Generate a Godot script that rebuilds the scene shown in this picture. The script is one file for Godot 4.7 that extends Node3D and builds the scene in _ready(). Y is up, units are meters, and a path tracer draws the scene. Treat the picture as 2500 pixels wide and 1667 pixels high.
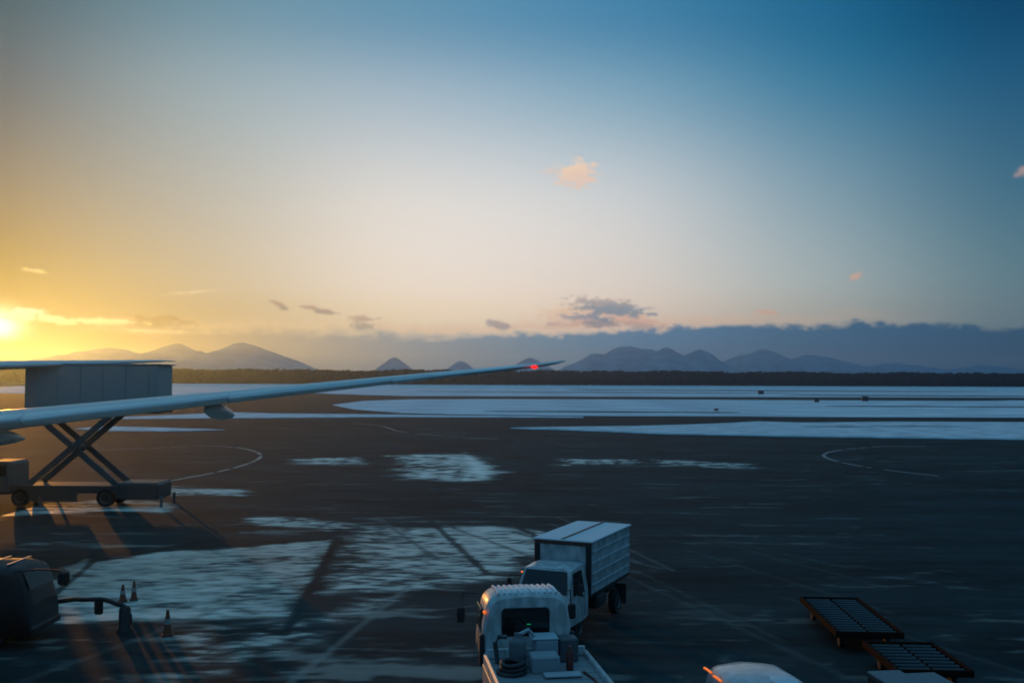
extends Node3D

# ---------------------------------------------------------------- helpers
var taken := {}
var mats := {}
var rng := RandomNumberGenerator.new()

func numbered(called: String) -> String:
	if not taken.has(called):
		taken[called] = 0
		return called
	taken[called] += 1
	return "%s_%03d" % [called, taken[called]]

func lin(r: float, g: float, b: float) -> Color:
	return Color(r, g, b).linear_to_srgb()

func mat(r: float, g: float, b: float, rough := 0.6, metal := 0.0, spec := 0.5, coat := 0.0) -> StandardMaterial3D:
	var key := "%s %s %s %s %s %s %s" % [r, g, b, rough, metal, spec, coat]
	if mats.has(key):
		return mats[key]
	var m := StandardMaterial3D.new()
	m.albedo_color = lin(r, g, b)
	m.roughness = rough
	m.metallic = metal
	m.metallic_specular = spec
	if coat > 0.0:
		m.clearcoat_enabled = true
		m.clearcoat = coat
		m.clearcoat_roughness = 0.08
	mats[key] = m
	return m

# vehicle paint with road grime in it
func grimy(r: float, g: float, b: float, sd: int, rough := 0.45) -> StandardMaterial3D:
	var m := StandardMaterial3D.new()
	m.albedo_texture = noise_tex(sd, 0.012, lin(r * 0.62, g * 0.62, b * 0.60), lin(r, g, b), false, 256)
	m.uv1_triplanar = true
	m.uv1_scale = Vector3(0.9, 0.5, 0.9)
	m.roughness = rough
	m.clearcoat_enabled = true
	m.clearcoat = 0.25
	m.clearcoat_roughness = 0.12
	return m

func begin(smooth := false) -> SurfaceTool:
	var st := SurfaceTool.new()
	st.begin(Mesh.PRIMITIVE_TRIANGLES)
	st.set_smooth_group(0 if smooth else -1)
	return st

# a triangle that faces along out
func tri(st: SurfaceTool, a: Vector3, b: Vector3, c: Vector3, out: Vector3) -> void:
	if (b - a).cross(c - a).dot(out) > 0.0:
		var t := b
		b = c
		c = t
	st.add_vertex(a)
	st.add_vertex(b)
	st.add_vertex(c)

func quad(st: SurfaceTool, a: Vector3, b: Vector3, c: Vector3, d: Vector3, out: Vector3) -> void:
	tri(st, a, b, c, out)
	tri(st, a, c, d, out)

func box(st: SurfaceTool, center: Vector3, size: Vector3, bevel := 0.02, turn := Basis()) -> void:
	var h := size / 2.0
	var bv: float = minf(bevel, minf(h.x, minf(h.y, h.z)) * 0.9)
	var pt := func(sx: float, sy: float, sz: float, axis: int) -> Vector3:
		var v := Vector3(sx * h.x, sy * h.y, sz * h.z)
		var s := [sx, sy, sz]
		for k in 3:
			if k != axis:
				v[k] -= s[k] * bv
		return center + turn * v
	st.set_smooth_group(-1)
	for axis in 3:
		var o1 := (axis + 1) % 3
		var o2 := (axis + 2) % 3
		for s in [-1.0, 1.0]:
			var cs := []
			for k in [[-1.0, -1.0], [1.0, -1.0], [1.0, 1.0], [-1.0, 1.0]]:
				var sg := [0.0, 0.0, 0.0]
				sg[axis] = s
				sg[o1] = k[0]
				sg[o2] = k[1]
				cs.append(pt.call(sg[0], sg[1], sg[2], axis))
			var n := Vector3()
			n[axis] = s
			quad(st, cs[0], cs[1], cs[2], cs[3], turn * n)
		for s1 in [-1.0, 1.0]:
			for s2 in [-1.0, 1.0]:
				var sa := [0.0, 0.0, 0.0]
				sa[o1] = s1
				sa[o2] = s2
				sa[axis] = -1.0
				var p0: Vector3 = pt.call(sa[0], sa[1], sa[2], o1)
				var p1: Vector3 = pt.call(sa[0], sa[1], sa[2], o2)
				sa[axis] = 1.0
				var p2: Vector3 = pt.call(sa[0], sa[1], sa[2], o2)
				var p3: Vector3 = pt.call(sa[0], sa[1], sa[2], o1)
				var n2 := Vector3()
				n2[o1] = s1
				n2[o2] = s2
				quad(st, p0, p1, p2, p3, turn * n2)
	for sx in [-1.0, 1.0]:
		for sy in [-1.0, 1.0]:
			for sz in [-1.0, 1.0]:
				tri(st, pt.call(sx, sy, sz, 0), pt.call(sx, sy, sz, 1), pt.call(sx, sy, sz, 2), turn * Vector3(sx, sy, sz))

# rings of equal length joined to a skin; ends closed when capped
func loft(st: SurfaceTool, rings: Array, capped := true, smooth := true) -> void:
	st.set_smooth_group(0 if smooth else -1)
	var n: int = rings[0].size()
	var mids := []
	for r in rings:
		var m := Vector3()
		for p in r:
			m += p
		mids.append(m / n)
	for i in rings.size() - 1:
		var a: PackedVector3Array = rings[i]
		var b: PackedVector3Array = rings[i + 1]
		for j in n:
			var k := (j + 1) % n
			var out: Vector3 = (a[j] + a[k] + b[j] + b[k]) / 4.0 - (mids[i] + mids[i + 1]) / 2.0
			quad(st, a[j], a[k], b[k], b[j], out)
	if capped:
		st.set_smooth_group(-1)
		for e in [0, rings.size() - 1]:
			var other: int = 1 if e == 0 else rings.size() - 2
			var r: PackedVector3Array = rings[e]
			for j in n:
				tri(st, mids[e], r[j], r[(j + 1) % n], mids[e] - mids[other])

func tube(st: SurfaceTool, pts: Array, radius: float, sides := 8) -> void:
	var rings := []
	for i in pts.size():
		var d: Vector3 = (pts[mini(i + 1, pts.size() - 1)] - pts[maxi(i - 1, 0)]).normalized()
		var u := d.cross(Vector3.UP if absf(d.y) < 0.9 else Vector3.RIGHT).normalized()
		var v := d.cross(u)
		var r := PackedVector3Array()
		for k in sides:
			var a := TAU * k / sides
			r.append(pts[i] + (u * cos(a) + v * sin(a)) * radius)
		rings.append(r)
	loft(st, rings)

# a turned body: profile of (radius, distance along axis)
func lathe(st: SurfaceTool, origin: Vector3, axis: Vector3, profile: Array, sides := 16) -> void:
	var u := axis.cross(Vector3.UP if absf(axis.y) < 0.9 else Vector3.RIGHT).normalized()
	var v := axis.cross(u).normalized()
	var rings := []
	for p in profile:
		var r := PackedVector3Array()
		for k in sides:
			var a := TAU * k / sides
			r.append(origin + axis * p.y + (u * cos(a) + v * sin(a)) * maxf(p.x, 0.002))
		rings.append(r)
	loft(st, rings)

func commit(called: String, st: SurfaceTool, m: Material, parent: Node = self) -> MeshInstance3D:
	st.generate_normals()
	var o := MeshInstance3D.new()
	o.name = numbered(called) if parent == self else called
	o.mesh = st.commit()
	o.material_override = m
	o.cast_shadow = GeometryInstance3D.SHADOW_CASTING_SETTING_ON
	parent.add_child(o, true)
	return o

func part_box(called: String, parent: Node, m: Material, center: Vector3, size: Vector3, bevel := 0.02, turn := Basis()) -> MeshInstance3D:
	var st := begin()
	box(st, center, size, bevel, turn)
	return commit(called, st, m, parent)

func thing(called: String, label: String, category: String, at := Vector3.ZERO, turn := 0.0, group := "") -> Node3D:
	var o := Node3D.new()
	o.name = numbered(called)
	add_child(o)
	o.position = at
	o.rotation.y = turn
	tag(o, label, category, group)
	return o

func tag(o: Node, label: String, category := "", group := "") -> void:
	o.set_meta("label", label)
	if category:
		o.set_meta("category", category)
	if group:
		o.set_meta("group", group)

func structure(o: Node, label := "") -> Node:
	o.set_meta("kind", "structure")
	if label:
		o.set_meta("label", label)
	return o

func wheel(parent: Node, at: Vector3, radius: float, width: float, axis := Vector3.RIGHT) -> void:
	var st := begin(true)
	lathe(st, at - axis * width / 2.0, axis, [Vector2(radius * 0.55, 0), Vector2(radius * 0.93, 0), Vector2(radius, width * 0.15), Vector2(radius, width * 0.85), Vector2(radius * 0.93, width), Vector2(radius * 0.55, width)], 20)
	var w := commit("wheel", st, mat(0.015, 0.015, 0.016, 0.85), parent)
	var sr := begin(true)
	lathe(sr, at - axis * (width / 2.0 + 0.01), axis, [Vector2(radius * 0.1, 0.04), Vector2(radius * 0.5, 0.02), Vector2(radius * 0.56, 0.0), Vector2(radius * 0.56, width + 0.02), Vector2(radius * 0.5, width), Vector2(radius * 0.1, width - 0.02)], 16)
	commit("rim", sr, mat(0.3, 0.3, 0.3, 0.5, 0.6), w)

# ---------------------------------------------------------------- sky
const SUN_AZ := -27.4
const SUN_EL := 2.3
var haze_noise := FastNoiseLite.new()

# sRGB colours of clear dusk air by elevation (rows) and by angle from the sun's azimuth (columns)
const AZ := [0.0, 10.5, 21.0, 33.0, 44.0, 55.0, 95.0, 180.0]
const EL := [0.0, 3.5, 5.5, 10.0, 15.5, 20.5, 38.0, 90.0]
const AIR := [
	[0x6c5020, 0xc0a074, 0xf4dcb6, 0xf0d4ba, 0xa8a69c, 0x687e84, 0x527078, 0x4c6a76],
	[0x70582a, 0xc4ac84, 0xfae2c0, 0xf4dcc4, 0xb8b6aa, 0x6c838a, 0x52727c, 0x4c6c7c],
	[0x7c6840, 0xc8b89c, 0xf6e6d4, 0xecdfd2, 0xb0bab8, 0x62828c, 0x4c7284, 0x486c80],
	[0x827a6c, 0xbab8ae, 0xe4dfd8, 0xd4d6d6, 0x8ca6b2, 0x426f86, 0x3e6c88, 0x3c6884],
	[0x646e72, 0x9aacb2, 0xaabcc8, 0x8cadc0, 0x4a82a0, 0x1e577a, 0x2e6484, 0x306284],
	[0x48666e, 0x6a90a2, 0x6494b0, 0x4885aa, 0x206890, 0x0e4468, 0x245c82, 0x2a5a82],
	[0x6a9cb6, 0x6c9fbc, 0x689fbe, 0x5a98be, 0x468ab4, 0x3e7eaa, 0x4480a8, 0x4680a8],
	[0x5c9ac0, 0x5c9ac0, 0x5c9ac0, 0x5c9ac0, 0x5c9ac0, 0x5c9ac0, 0x5c9ac0, 0x5c9ac0],
]
var air_lin := []

func air(delta: float, el: float) -> Vector3:
	var i := 0
	while i < AZ.size() - 2 and delta > AZ[i + 1]:
		i += 1
	var j := 0
	while j < EL.size() - 2 and el > EL[j + 1]:
		j += 1
	var u: float = clampf((delta - AZ[i]) / (AZ[i + 1] - AZ[i]), 0, 1)
	var v: float = clampf((el - EL[j]) / (EL[j + 1] - EL[j]), 0, 1)
	var i0 := maxi(i - 1, 0)
	var i3 := mini(i + 2, AZ.size() - 1)
	var j0 := maxi(j - 1, 0)
	var j3 := mini(j + 2, EL.size() - 1)
	var col := []
	for jj in [j0, j, j + 1, j3]:
		var r: Array = air_lin[jj]
		col.append(_cubic(r[i0], r[i], r[i + 1], r[i3], AZ[i0], AZ[i], AZ[i + 1], AZ[i3], u))
	var c := _cubic(col[0], col[1], col[2], col[3], EL[j0], EL[j], EL[j + 1], EL[j3], v)
	return Vector3(maxf(c.x, 0.002), maxf(c.y, 0.002), maxf(c.z, 0.002))

func _cubic(a: Vector3, b: Vector3, c: Vector3, d: Vector3, ta: float, tb: float, tc: float, td: float, u: float) -> Vector3:
	var h := tc - tb
	var m1 := (c - a) / (tc - ta) * h if tc > ta else (c - b)
	var m2 := (d - b) / (td - tb) * h if td > tb else (c - b)
	var u2 := u * u
	var u3 := u2 * u
	return b * (2 * u3 - 3 * u2 + 1) + m1 * (u3 - 2 * u2 + u) + c * (-2 * u3 + 3 * u2) + m2 * (u3 - u2)

func hexlin(h: int) -> Vector3:
	var c := Color8((h >> 16) & 255, (h >> 8) & 255, h & 255).srgb_to_linear()
	return Vector3(c.r, c.g, c.b)

# azimuth, elevation, half width, half height (degrees), lit colour, shaded colour, density, tilt
const CLOUDS := [
	[3.7, 11.55, 1.5, 0.85, 0xf6d4b4, 0xecccb8, 1.5, 0.05],
	[2.3, 11.7, 0.7, 0.35, 0xe0cfc6, 0xd8cac6, 0.8, 0.0],
	[4.2, 3.8, 2.8, 0.6, 0xf6d2b0, 0xf0c8ac, 1.8, 0.1],
	[6.6, 3.4, 2.3, 0.5, 0xf4c6a8, 0xe8b8a0, 1.8, -0.15],
	[5.6, 4.04, 2.4, 0.50, 0xbcaca6, 0x84929f, 3.0, -0.11],
	[4.6, 3.24, 1.7, 0.42, 0x949aa6, 0x5c7a94, 3.0, -0.10],
	[7.4, 2.95, 1.7, 0.36, 0xc8a89c, 0x9c9ca4, 1.1, -0.1],
	[3.2, 3.1, 2.2, 0.35, 0xf0c4a8, 0xdcb4a0, 0.9, 0.05],
	[-13.1, 3.92, 0.62, 0.2, 0xb89880, 0x9c8a80, 2.2, -0.45],
	[-11.0, 3.72, 1.0, 0.2, 0xbc9c88, 0xa08e84, 2.2, -0.18],
	[-8.6, 3.27, 1.1, 0.18, 0xcca890, 0xb49a8c, 1.8, -0.05],
	[-8.44, 2.84, 0.8, 0.25, 0x9c948e, 0x7c8088, 2.6, -0.05],
	[-0.8, 3.0, 1.0, 0.24, 0xb0a4a4, 0x848c98, 2.0, -0.2],
	[2.2, 3.05, 0.6, 0.14, 0xd8b8a8, 0xc8b0a8, 1.0, 0.1],
	[14.4, 3.67, 0.85, 0.17, 0xe4b498, 0xd8a890, 1.2, -0.05],
	[19.1, 5.5, 0.42, 0.28, 0xd4b098, 0xc8aa98, 1.0, 0.3],
	[27.3, 10.6, 0.5, 0.35, 0xb09890, 0xa89490, 1.0, 0.2],
	[-19.8, 2.80, 2.3, 0.46, 0xa07c54, 0x866a4c, 3.0, -0.02],
	[-21.3, 2.98, 0.7, 0.2, 0xd0a070, 0xb8926c, 1.2, -0.05],
	[-22.4, 2.85, 2.2, 0.2, 0xffeeb0, 0xffe8a0, 1.5, -0.03],
	[-24.4, 2.85, 1.7, 0.22, 0xfff2b8, 0xffeca8, 1.4, -0.1],
	[-26.3, 3.1, 1.2, 0.35, 0xfff8d0, 0xfff4c0, 1.5, 0.1],
	[-19.6, 2.38, 3.4, 0.10, 0xffe8b0, 0xffe0a0, 1.1, -0.03],
	[-25.8, 5.4, 0.8, 0.10, 0xf8e0a0, 0xf4d890, 0.9, -0.1],
	[-17.6, 4.6, 2.2, 0.12, 0xf4dcb0, 0xf0d8b0, 0.5, 0.12],
]
const BANK_TOP := [[-40.0, 1.9], [-27.2, 2.0], [-23.0, 2.1], [-18.2, 2.25], [-14.1, 2.45], [-9.0, 2.35], [-4.5, 2.35], [2.4, 2.5], [7.5, 2.65], [11.0, 2.95], [16.5, 2.9], [19.0, 3.0], [22.0, 2.95], [27.2, 2.55], [40.0, 2.3]]
const BANK_LOOK := [[-40.0, 0x806030], [-27.2, 0x8a6834], [-22.0, 0x8c7048], [-17.0, 0x9a8874], [-12.0, 0xa0988e], [-6.0, 0x87949e], [2.0, 0x5c86a0], [8.0, 0x44769a], [15.0, 0x346484], [22.0, 0x2c5878], [28.0, 0x284e68], [40.0, 0x284e68]]

func table(t: Array, x: float) -> float:
	for i in t.size() - 1:
		if x <= t[i + 1][0]:
			return lerpf(t[i][1], t[i + 1][1], smoothstep(0.0, 1.0, clampf((x - t[i][0]) / (t[i + 1][0] - t[i][0]), 0, 1)))
	return t[-1][1]

func table_color(t: Array, x: float) -> Vector3:
	for i in t.size() - 1:
		if x <= t[i + 1][0]:
			return hexlin(t[i][1]).lerp(hexlin(t[i + 1][1]), clampf((x - t[i][0]) / (t[i + 1][0] - t[i][0]), 0, 1))
	return hexlin(t[-1][1])

func make_sky() -> PanoramaSkyMaterial:
	for r in AIR:
		var l := []
		for h in r:
			l.append(hexlin(h))
		air_lin.append(l)
	var w := 720
	var h := 360
	var low := Image.create(w, h, false, Image.FORMAT_RGBF)
	for y in h:
		var el := 90.0 - (y + 0.5) * 180.0 / h
		for x in w:
			var az := wrapf((x + 0.5) * 360.0 / w, -180.0, 180.0)
			var d := absf(az - SUN_AZ)
			d = minf(d, 360.0 - d)
			var c := air(d, maxf(el, 0.0)) * SKY_GAIN
			low.set_pixel(x, y, Color(c.x, c.y, c.z))
	var wide := Image.create(w + 16, h, false, Image.FORMAT_RGBF)
	wide.blit_rect(low, Rect2i(0, 0, w, h), Vector2i(8, 0))
	wide.blit_rect(low, Rect2i(w - 8, 0, 8, h), Vector2i(0, 0))
	wide.blit_rect(low, Rect2i(0, 0, 8, h), Vector2i(w + 8, 0))
	wide.resize(4096 + 91, 2048, Image.INTERPOLATE_CUBIC)
	low = wide.get_region(Rect2i(45, 0, 4096, 2048))
	var n := FastNoiseLite.new()
	n.seed = 7
	n.frequency = 1.0
	n.fractal_octaves = 5
	n.fractal_gain = 0.55
	var k := 360.0 / 4096.0
	for y in range(2048 - int(23.0 / 180 * 2048) - 1024, 1024):
		var el := 90.0 - (y + 0.5) * k
		for xx in range(int(-62.0 / k), int(42.0 / k)):
			var x := posmod(xx, 4096)
			var az := (xx + 0.5) * k
			var p := low.get_pixel(x, y)
			var c := Vector3(p.r, p.g, p.b)
			var was := c
			# the sun behind thin cloud: a bright patch and its aureole
			var ds := sqrt(pow((az - SUN_AZ) * 0.85, 2.0) + pow((el - SUN_EL) * 1.0, 2.0))
			c += Vector3(1.0, 0.80, 0.36) * (0.03 * exp(-ds / 4.5)) + Vector3(1.0, 0.92, 0.62) * (2.5 * exp(-pow(ds / 0.85, 2.0)) + 0.1 * exp(-ds / 1.2))
			if el < 13.0:
				for q in CLOUDS:
					var dx: float = az - q[0]
					if absf(dx) > q[2] * 1.9:
						continue
					var dy: float = el - q[1] - q[7] * dx
					if absf(dy) > q[3] * 2.2:
						continue
					var wob := n.get_noise_3d(az * 0.9, el * 3.0, 3.0)
					var fine := n.get_noise_3d(az * 2.2, el * 6.5, 9.0)
					var r := sqrt(dx * dx / (q[2] * q[2]) + dy * dy / (q[3] * q[3]))
					var a: float = smoothstep(0.0, 0.75, (1.0 - r + wob * 0.75 + fine * 0.4) * q[6])
					a *= smoothstep(1.9, 1.2, r)
					var side: float = smoothstep(-0.5, 0.9, dy / q[3] - dx / q[2] * 0.5 + wob * 0.8)
					c = c.lerp(hexlin(q[5]).lerp(hexlin(q[4]), side) * SKY_GAIN, clampf(a * 0.92, 0, 1))
				# the cloud bank along the horizon
				var top := table(BANK_TOP, az)
				top += n.get_noise_2d(az * 0.3, 40.0) * 0.25 + n.get_noise_3d(az * 0.8, el * 2.0, 20.0) * 0.34 + n.get_noise_3d(az * 2.2, el * 4.5, 27.0) * 0.14
				var edge := lerpf(0.45, 0.16, smoothstep(-12.0, 8.0, az))
				var b := smoothstep(edge, -edge, el - top)
				var fade := smoothstep(60.0, 42.0, absf(az + 10.0))
				var glow := hexlin(0xf0bc98) if az > -8.0 else hexlin(0xf2cc9c)
				c = c.lerp(glow * SKY_GAIN, 0.35 * exp(-pow((el - top - 0.35) / 0.3, 2.0)) * smoothstep(26.0, 10.0, az) * fade * smoothstep(-26.0, -18.0, az))
				var body := table_color(BANK_LOOK, az) * lerpf(0.92, 1.08, smoothstep(0.0, 2.6, el)) * SKY_GAIN
				c = c.lerp(body, b * fade * 0.97)
			low.set_pixel(x, y, Color(c.x, c.y, c.z))
	var m := PanoramaSkyMaterial.new()
	m.panorama = ImageTexture.create_from_image(low)
	return m

# ---------------------------------------------------------------- ground cover
func inside(poly: PackedVector2Array, p: Vector2) -> float:
	var d := 1e9
	for i in poly.size():
		var a := poly[i]
		var b := poly[(i + 1) % poly.size()]
		var e := b - a
		var t := clampf((p - a).dot(e) / e.length_squared(), 0, 1)
		d = minf(d, p.distance_to(a + e * t))
	return d if Geometry2D.is_point_in_polygon(p, poly) else -d

var ground_noise := FastNoiseLite.new()

# a thin sheet of lying snow with an uneven outline
func snow_sheet(called: String, label: String, outline: Array, y: float, step: float, rough: Vector2, m: Material, thick := 0.06) -> void:
	var pts := PackedVector2Array()
	for i in outline.size():
		var a: Vector2 = outline[i]
		var b: Vector2 = outline[(i + 1) % outline.size()]
		var n := maxi(1, int(absf(b.x - a.x) / step + absf(b.y - a.y) / step))
		for j in n:
			var p := a.lerp(b, float(j) / n)
			pts.append(p + Vector2(ground_noise.get_noise_3d(p.x / step * 0.35, p.y / step * 0.35, 5.0) * rough.x, ground_noise.get_noise_3d(p.x / step * 0.35, p.y / step * 0.35, 95.0) * rough.y))
	var idx := Geometry2D.triangulate_polygon(pts)
	if idx.is_empty():
		push_warning("no triangulation for " + called)
		return
	var st := begin()
	for i in range(0, idx.size(), 3):
		var t := []
		for k in 3:
			t.append(Vector3(pts[idx[i + k]].x, y + thick, pts[idx[i + k]].y))
		tri(st, t[0], t[1], t[2], Vector3.UP)
	var mid := Vector2()
	for p in pts:
		mid += p / pts.size()
	for i in pts.size():
		var a := pts[i]
		var b := pts[(i + 1) % pts.size()]
		var out := (a + b) / 2.0 - mid
		var w := out.normalized() * thick * 2.0
		quad(st, Vector3(a.x, y + thick, a.y), Vector3(b.x, y + thick, b.y), Vector3(b.x + w.x, y, b.y + w.y), Vector3(a.x + w.x, y, a.y + w.y), Vector3(out.x, 0.5, out.y))
	structure(commit(called, st, m), label)

func painted_line(called: String, label: String, pts: Array, width: float, y: float, m: Material) -> void:
	var c := Curve2D.new()
	for i in pts.size():
		var t: Vector2 = (pts[mini(i + 1, pts.size() - 1)] - pts[maxi(i - 1, 0)]) / 6.0
		c.add_point(pts[i], -t, t)
	c.bake_interval = 0.8
	var bp := c.get_baked_points()
	var st := begin()
	var last_l := Vector3()
	var last_r := Vector3()
	for i in bp.size():
		var d := (bp[mini(i + 1, bp.size() - 1)] - bp[maxi(i - 1, 0)]).normalized()
		var nn := Vector2(-d.y, d.x) * width / 2.0 * (1.0 + 0.3 * ground_noise.get_noise_2d(i * 9.0, 3.0))
		var l := Vector3(bp[i].x + nn.x, y, bp[i].y + nn.y)
		var r := Vector3(bp[i].x - nn.x, y, bp[i].y - nn.y)
		if i > 0 and ground_noise.get_noise_2d(i * 6.0, 50.0) > -0.28:
			quad(st, last_l, last_r, r, l, Vector3.UP)
		last_l = l
		last_r = r
	structure(commit(called, st, m), label)

var frost := []

func add_frost(poly: Array, strength: float, soft: float, streak: float) -> void:
	var p := PackedVector2Array(poly)
	var lo := p[0]
	var hi := p[0]
	for v in p:
		lo = lo.min(v)
		hi = hi.max(v)
	frost.append([p, strength, soft, streak, lo - Vector2(2, 2), hi + Vector2(2, 2)])

var tracks := []

func frost_at(p: Vector2) -> float:
	var f := 0.0
	var fine := ground_noise.get_noise_3d(p.x * 9.0, p.y * 26.0, 0.0)
	var mid := ground_noise.get_noise_3d(p.x * 2.2, p.y * 8.0, 11.0)
	var big := ground_noise.get_noise_3d(p.x * 1.2, p.y * 1.8, 31.0)
	for q in frost:
		if p.x < q[4].x or p.y < q[4].y or p.x > q[5].x or p.y > q[5].y:
			continue
		var d := inside(q[0], p)
		var e: float = smoothstep(-q[2], q[2], d + (mid * 0.8 + big * 0.5) * q[2])
		var tex: float = clampf(1.0 - q[3] + q[3] * (0.6 + 0.7 * mid + 1.3 * fine + 0.6 * big), 0.0, 1.15)
		f = maxf(f, e * q[1] * tex)
	# thin dusting blown over the near apron
	var near := smoothstep(-64.0, -44.0, p.y)
	f = maxf(f, near * 0.34 * smoothstep(0.12, 0.62, mid * 0.7 + fine * 0.45 + big * 0.8) * smoothstep(13.0, -2.0, p.x))
	# faint dusting in long streaks over the whole apron
	f = maxf(f, 0.24 * smoothstep(0.12, 0.6, ground_noise.get_noise_3d(p.x * 1.0, p.y * 7.0, 140.0) * 0.8 + 0.35 * mid + 0.45 * fine))
	for t in tracks:
		var a: Vector2 = t[0]
		var b: Vector2 = t[1]
		var e2 := b - a
		var s := clampf((p - a).dot(e2) / e2.length_squared(), 0, 1)
		var dd := p.distance_to(a + e2 * s)
		if dd < t[2] * 1.5:
			var k: float = smoothstep(t[2] * 1.5, t[2] * 0.5, dd + absf(fine) * t[2] * 0.5)
			f = lerpf(f, t[3], k * t[4])
	return f

func grid_mesh(called: String, label: String, v: PackedVector3Array, c: PackedColorArray, id: PackedInt32Array, m: Material) -> void:
	var nrm := PackedVector3Array()
	nrm.resize(v.size())
	nrm.fill(Vector3.UP)
	var arr := []
	arr.resize(Mesh.ARRAY_MAX)
	arr[Mesh.ARRAY_VERTEX] = v
	arr[Mesh.ARRAY_NORMAL] = nrm
	arr[Mesh.ARRAY_COLOR] = c
	arr[Mesh.ARRAY_INDEX] = id
	var mesh := ArrayMesh.new()
	mesh.add_surface_from_arrays(Mesh.PRIMITIVE_TRIANGLES, arr)
	var o := MeshInstance3D.new()
	o.name = numbered(called)
	o.mesh = mesh
	o.material_override = m
	add_child(o)
	structure(o, label)

# the pavement, and on it the frost as a thin icy crust of its own
func apron_patch(called: String, label: String, x0: float, x1: float, z0: float, z1: float, sx: float, sz: float, m: Material, icy: Material, crust_label := "") -> void:
	var nx := int((x1 - x0) / sx)
	var nz := int((z1 - z0) / sz)
	var v := PackedVector3Array()
	var c := PackedColorArray()
	var fv := PackedVector3Array()
	var fc := PackedColorArray()
	var fs := PackedFloat32Array()
	var id := PackedInt32Array()
	var fid := PackedInt32Array()
	for j in nz + 1:
		for i in nx + 1:
			var p := Vector2(lerpf(x0, x1, float(i) / nx), lerpf(z0, z1, float(j) / nz))
			var f := clampf(frost_at(p), 0.0, 1.0)
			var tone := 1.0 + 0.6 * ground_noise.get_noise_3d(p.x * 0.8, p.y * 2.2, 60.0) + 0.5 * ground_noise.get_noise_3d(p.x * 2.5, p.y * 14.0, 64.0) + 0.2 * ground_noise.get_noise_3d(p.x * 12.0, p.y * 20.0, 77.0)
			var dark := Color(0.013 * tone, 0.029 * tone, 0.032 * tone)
			v.append(Vector3(p.x, 0, p.y))
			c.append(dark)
			fs.append(f)
			fv.append(Vector3(p.x, 0.004 + 0.008 * f, p.y))
			fc.append(Color(0.74, 0.74, 0.64, smoothstep(0.03, 1.0, f)))
	for j in nz:
		for i in nx:
			var a := j * (nx + 1) + i
			id.append_array([a, a + 1, a + nx + 1, a + 1, a + nx + 2, a + nx + 1])
			if maxf(maxf(fs[a], fs[a + 1]), maxf(fs[a + nx + 1], fs[a + nx + 2])) > 0.06:
				fid.append_array([a, a + 1, a + nx + 1, a + 1, a + nx + 2, a + nx + 1])
	grid_mesh(called, label, v, c, id, m)
	if crust_label and not fid.is_empty():
		grid_mesh("frost", crust_label, fv, fc, fid, icy)

func noise_tex(sd: int, freq: float, ramp_from: Color, ramp_to: Color, normal := false, size := 512) -> NoiseTexture2D:
	var t := NoiseTexture2D.new()
	var n := FastNoiseLite.new()
	n.seed = sd
	n.frequency = freq
	n.fractal_octaves = 5
	t.noise = n
	t.width = size
	t.height = size
	t.seamless = true
	if normal:
		t.as_normal_map = true
		t.bump_strength = 4.0
	else:
		var g := Gradient.new()
		g.set_color(0, ramp_from)
		g.set_color(1, ramp_to)
		g.set_offset(0, 0.25)
		g.set_offset(1, 0.75)
		t.color_ramp = g
	return t

func snow_material(scale: Vector3, dark: Color, light: Color, sd: int) -> StandardMaterial3D:
	var m := StandardMaterial3D.new()
	m.albedo_texture = noise_tex(sd, 0.02, dark, light)
	m.uv1_triplanar = true
	m.uv1_world_triplanar = true
	m.uv1_scale = scale
	m.roughness = 0.9
	m.metallic_specular = 0.2
	return m

const SKY_GAIN := 1.0

# ---------------------------------------------------------------- scene
func _ready() -> void:
	rng.seed = 12
	ground_noise.seed = 3
	ground_noise.frequency = 0.09
	ground_noise.fractal_octaves = 3
	# camera: about seven metres up, a 35 mm lens tilted slightly up
	var cam := Camera3D.new()
	cam.name = "camera"
	cam.fov = 37.85
	cam.near = 0.1
	cam.far = 30000.0
	add_child(cam)
	cam.position = Vector3(0, 7.2, 0)
	cam.rotation = Vector3(deg_to_rad(2.04), 0, deg_to_rad(0.27))
	var lens := CameraAttributesPhysical.new()
	lens.frustum_focal_length = 35.0
	lens.frustum_focus_distance = 9.0
	lens.exposure_aperture = 2.8
	lens.frustum_near = 0.1
	lens.frustum_far = 30000.0
	cam.attributes = lens
	cam.current = true
	var env := Environment.new()
	env.background_mode = Environment.BG_SKY
	env.sky = Sky.new()
	env.sky.sky_material = make_sky()
	env.tonemap_mode = Environment.TONE_MAPPER_LINEAR
	env.tonemap_exposure = 1.0
	env.sdfgi_enabled = true
	env.ssao_enabled = true
	env.ssil_enabled = true
	env.volumetric_fog_enabled = true
	env.volumetric_fog_density = 0.00024
	env.volumetric_fog_albedo = Color(0.70, 0.84, 1.0)
	env.volumetric_fog_anisotropy = 0.82
	var we := WorldEnvironment.new()
	we.name = "world_environment"
	we.environment = env
	add_child(we)
	var sun := DirectionalLight3D.new()
	sun.name = "sun"
	sun.light_energy = 0.6
	sun.light_color = Color(1.0, 0.66, 0.24)
	sun.light_angular_distance = 0.5
	sun.shadow_enabled = true
	add_child(sun)
	var az := deg_to_rad(SUN_AZ)
	var el := deg_to_rad(SUN_EL)
	sun.look_at_from_position(Vector3.ZERO, -Vector3(sin(az) * cos(el), sin(el), -cos(az) * cos(el)))

	ground()
	background()
	airliner()
	catering_truck()
	box_truck()
	flatbed_truck()
	small_van()
	covered_cart()
	dollies()
	dark_van()
	small_things()

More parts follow.
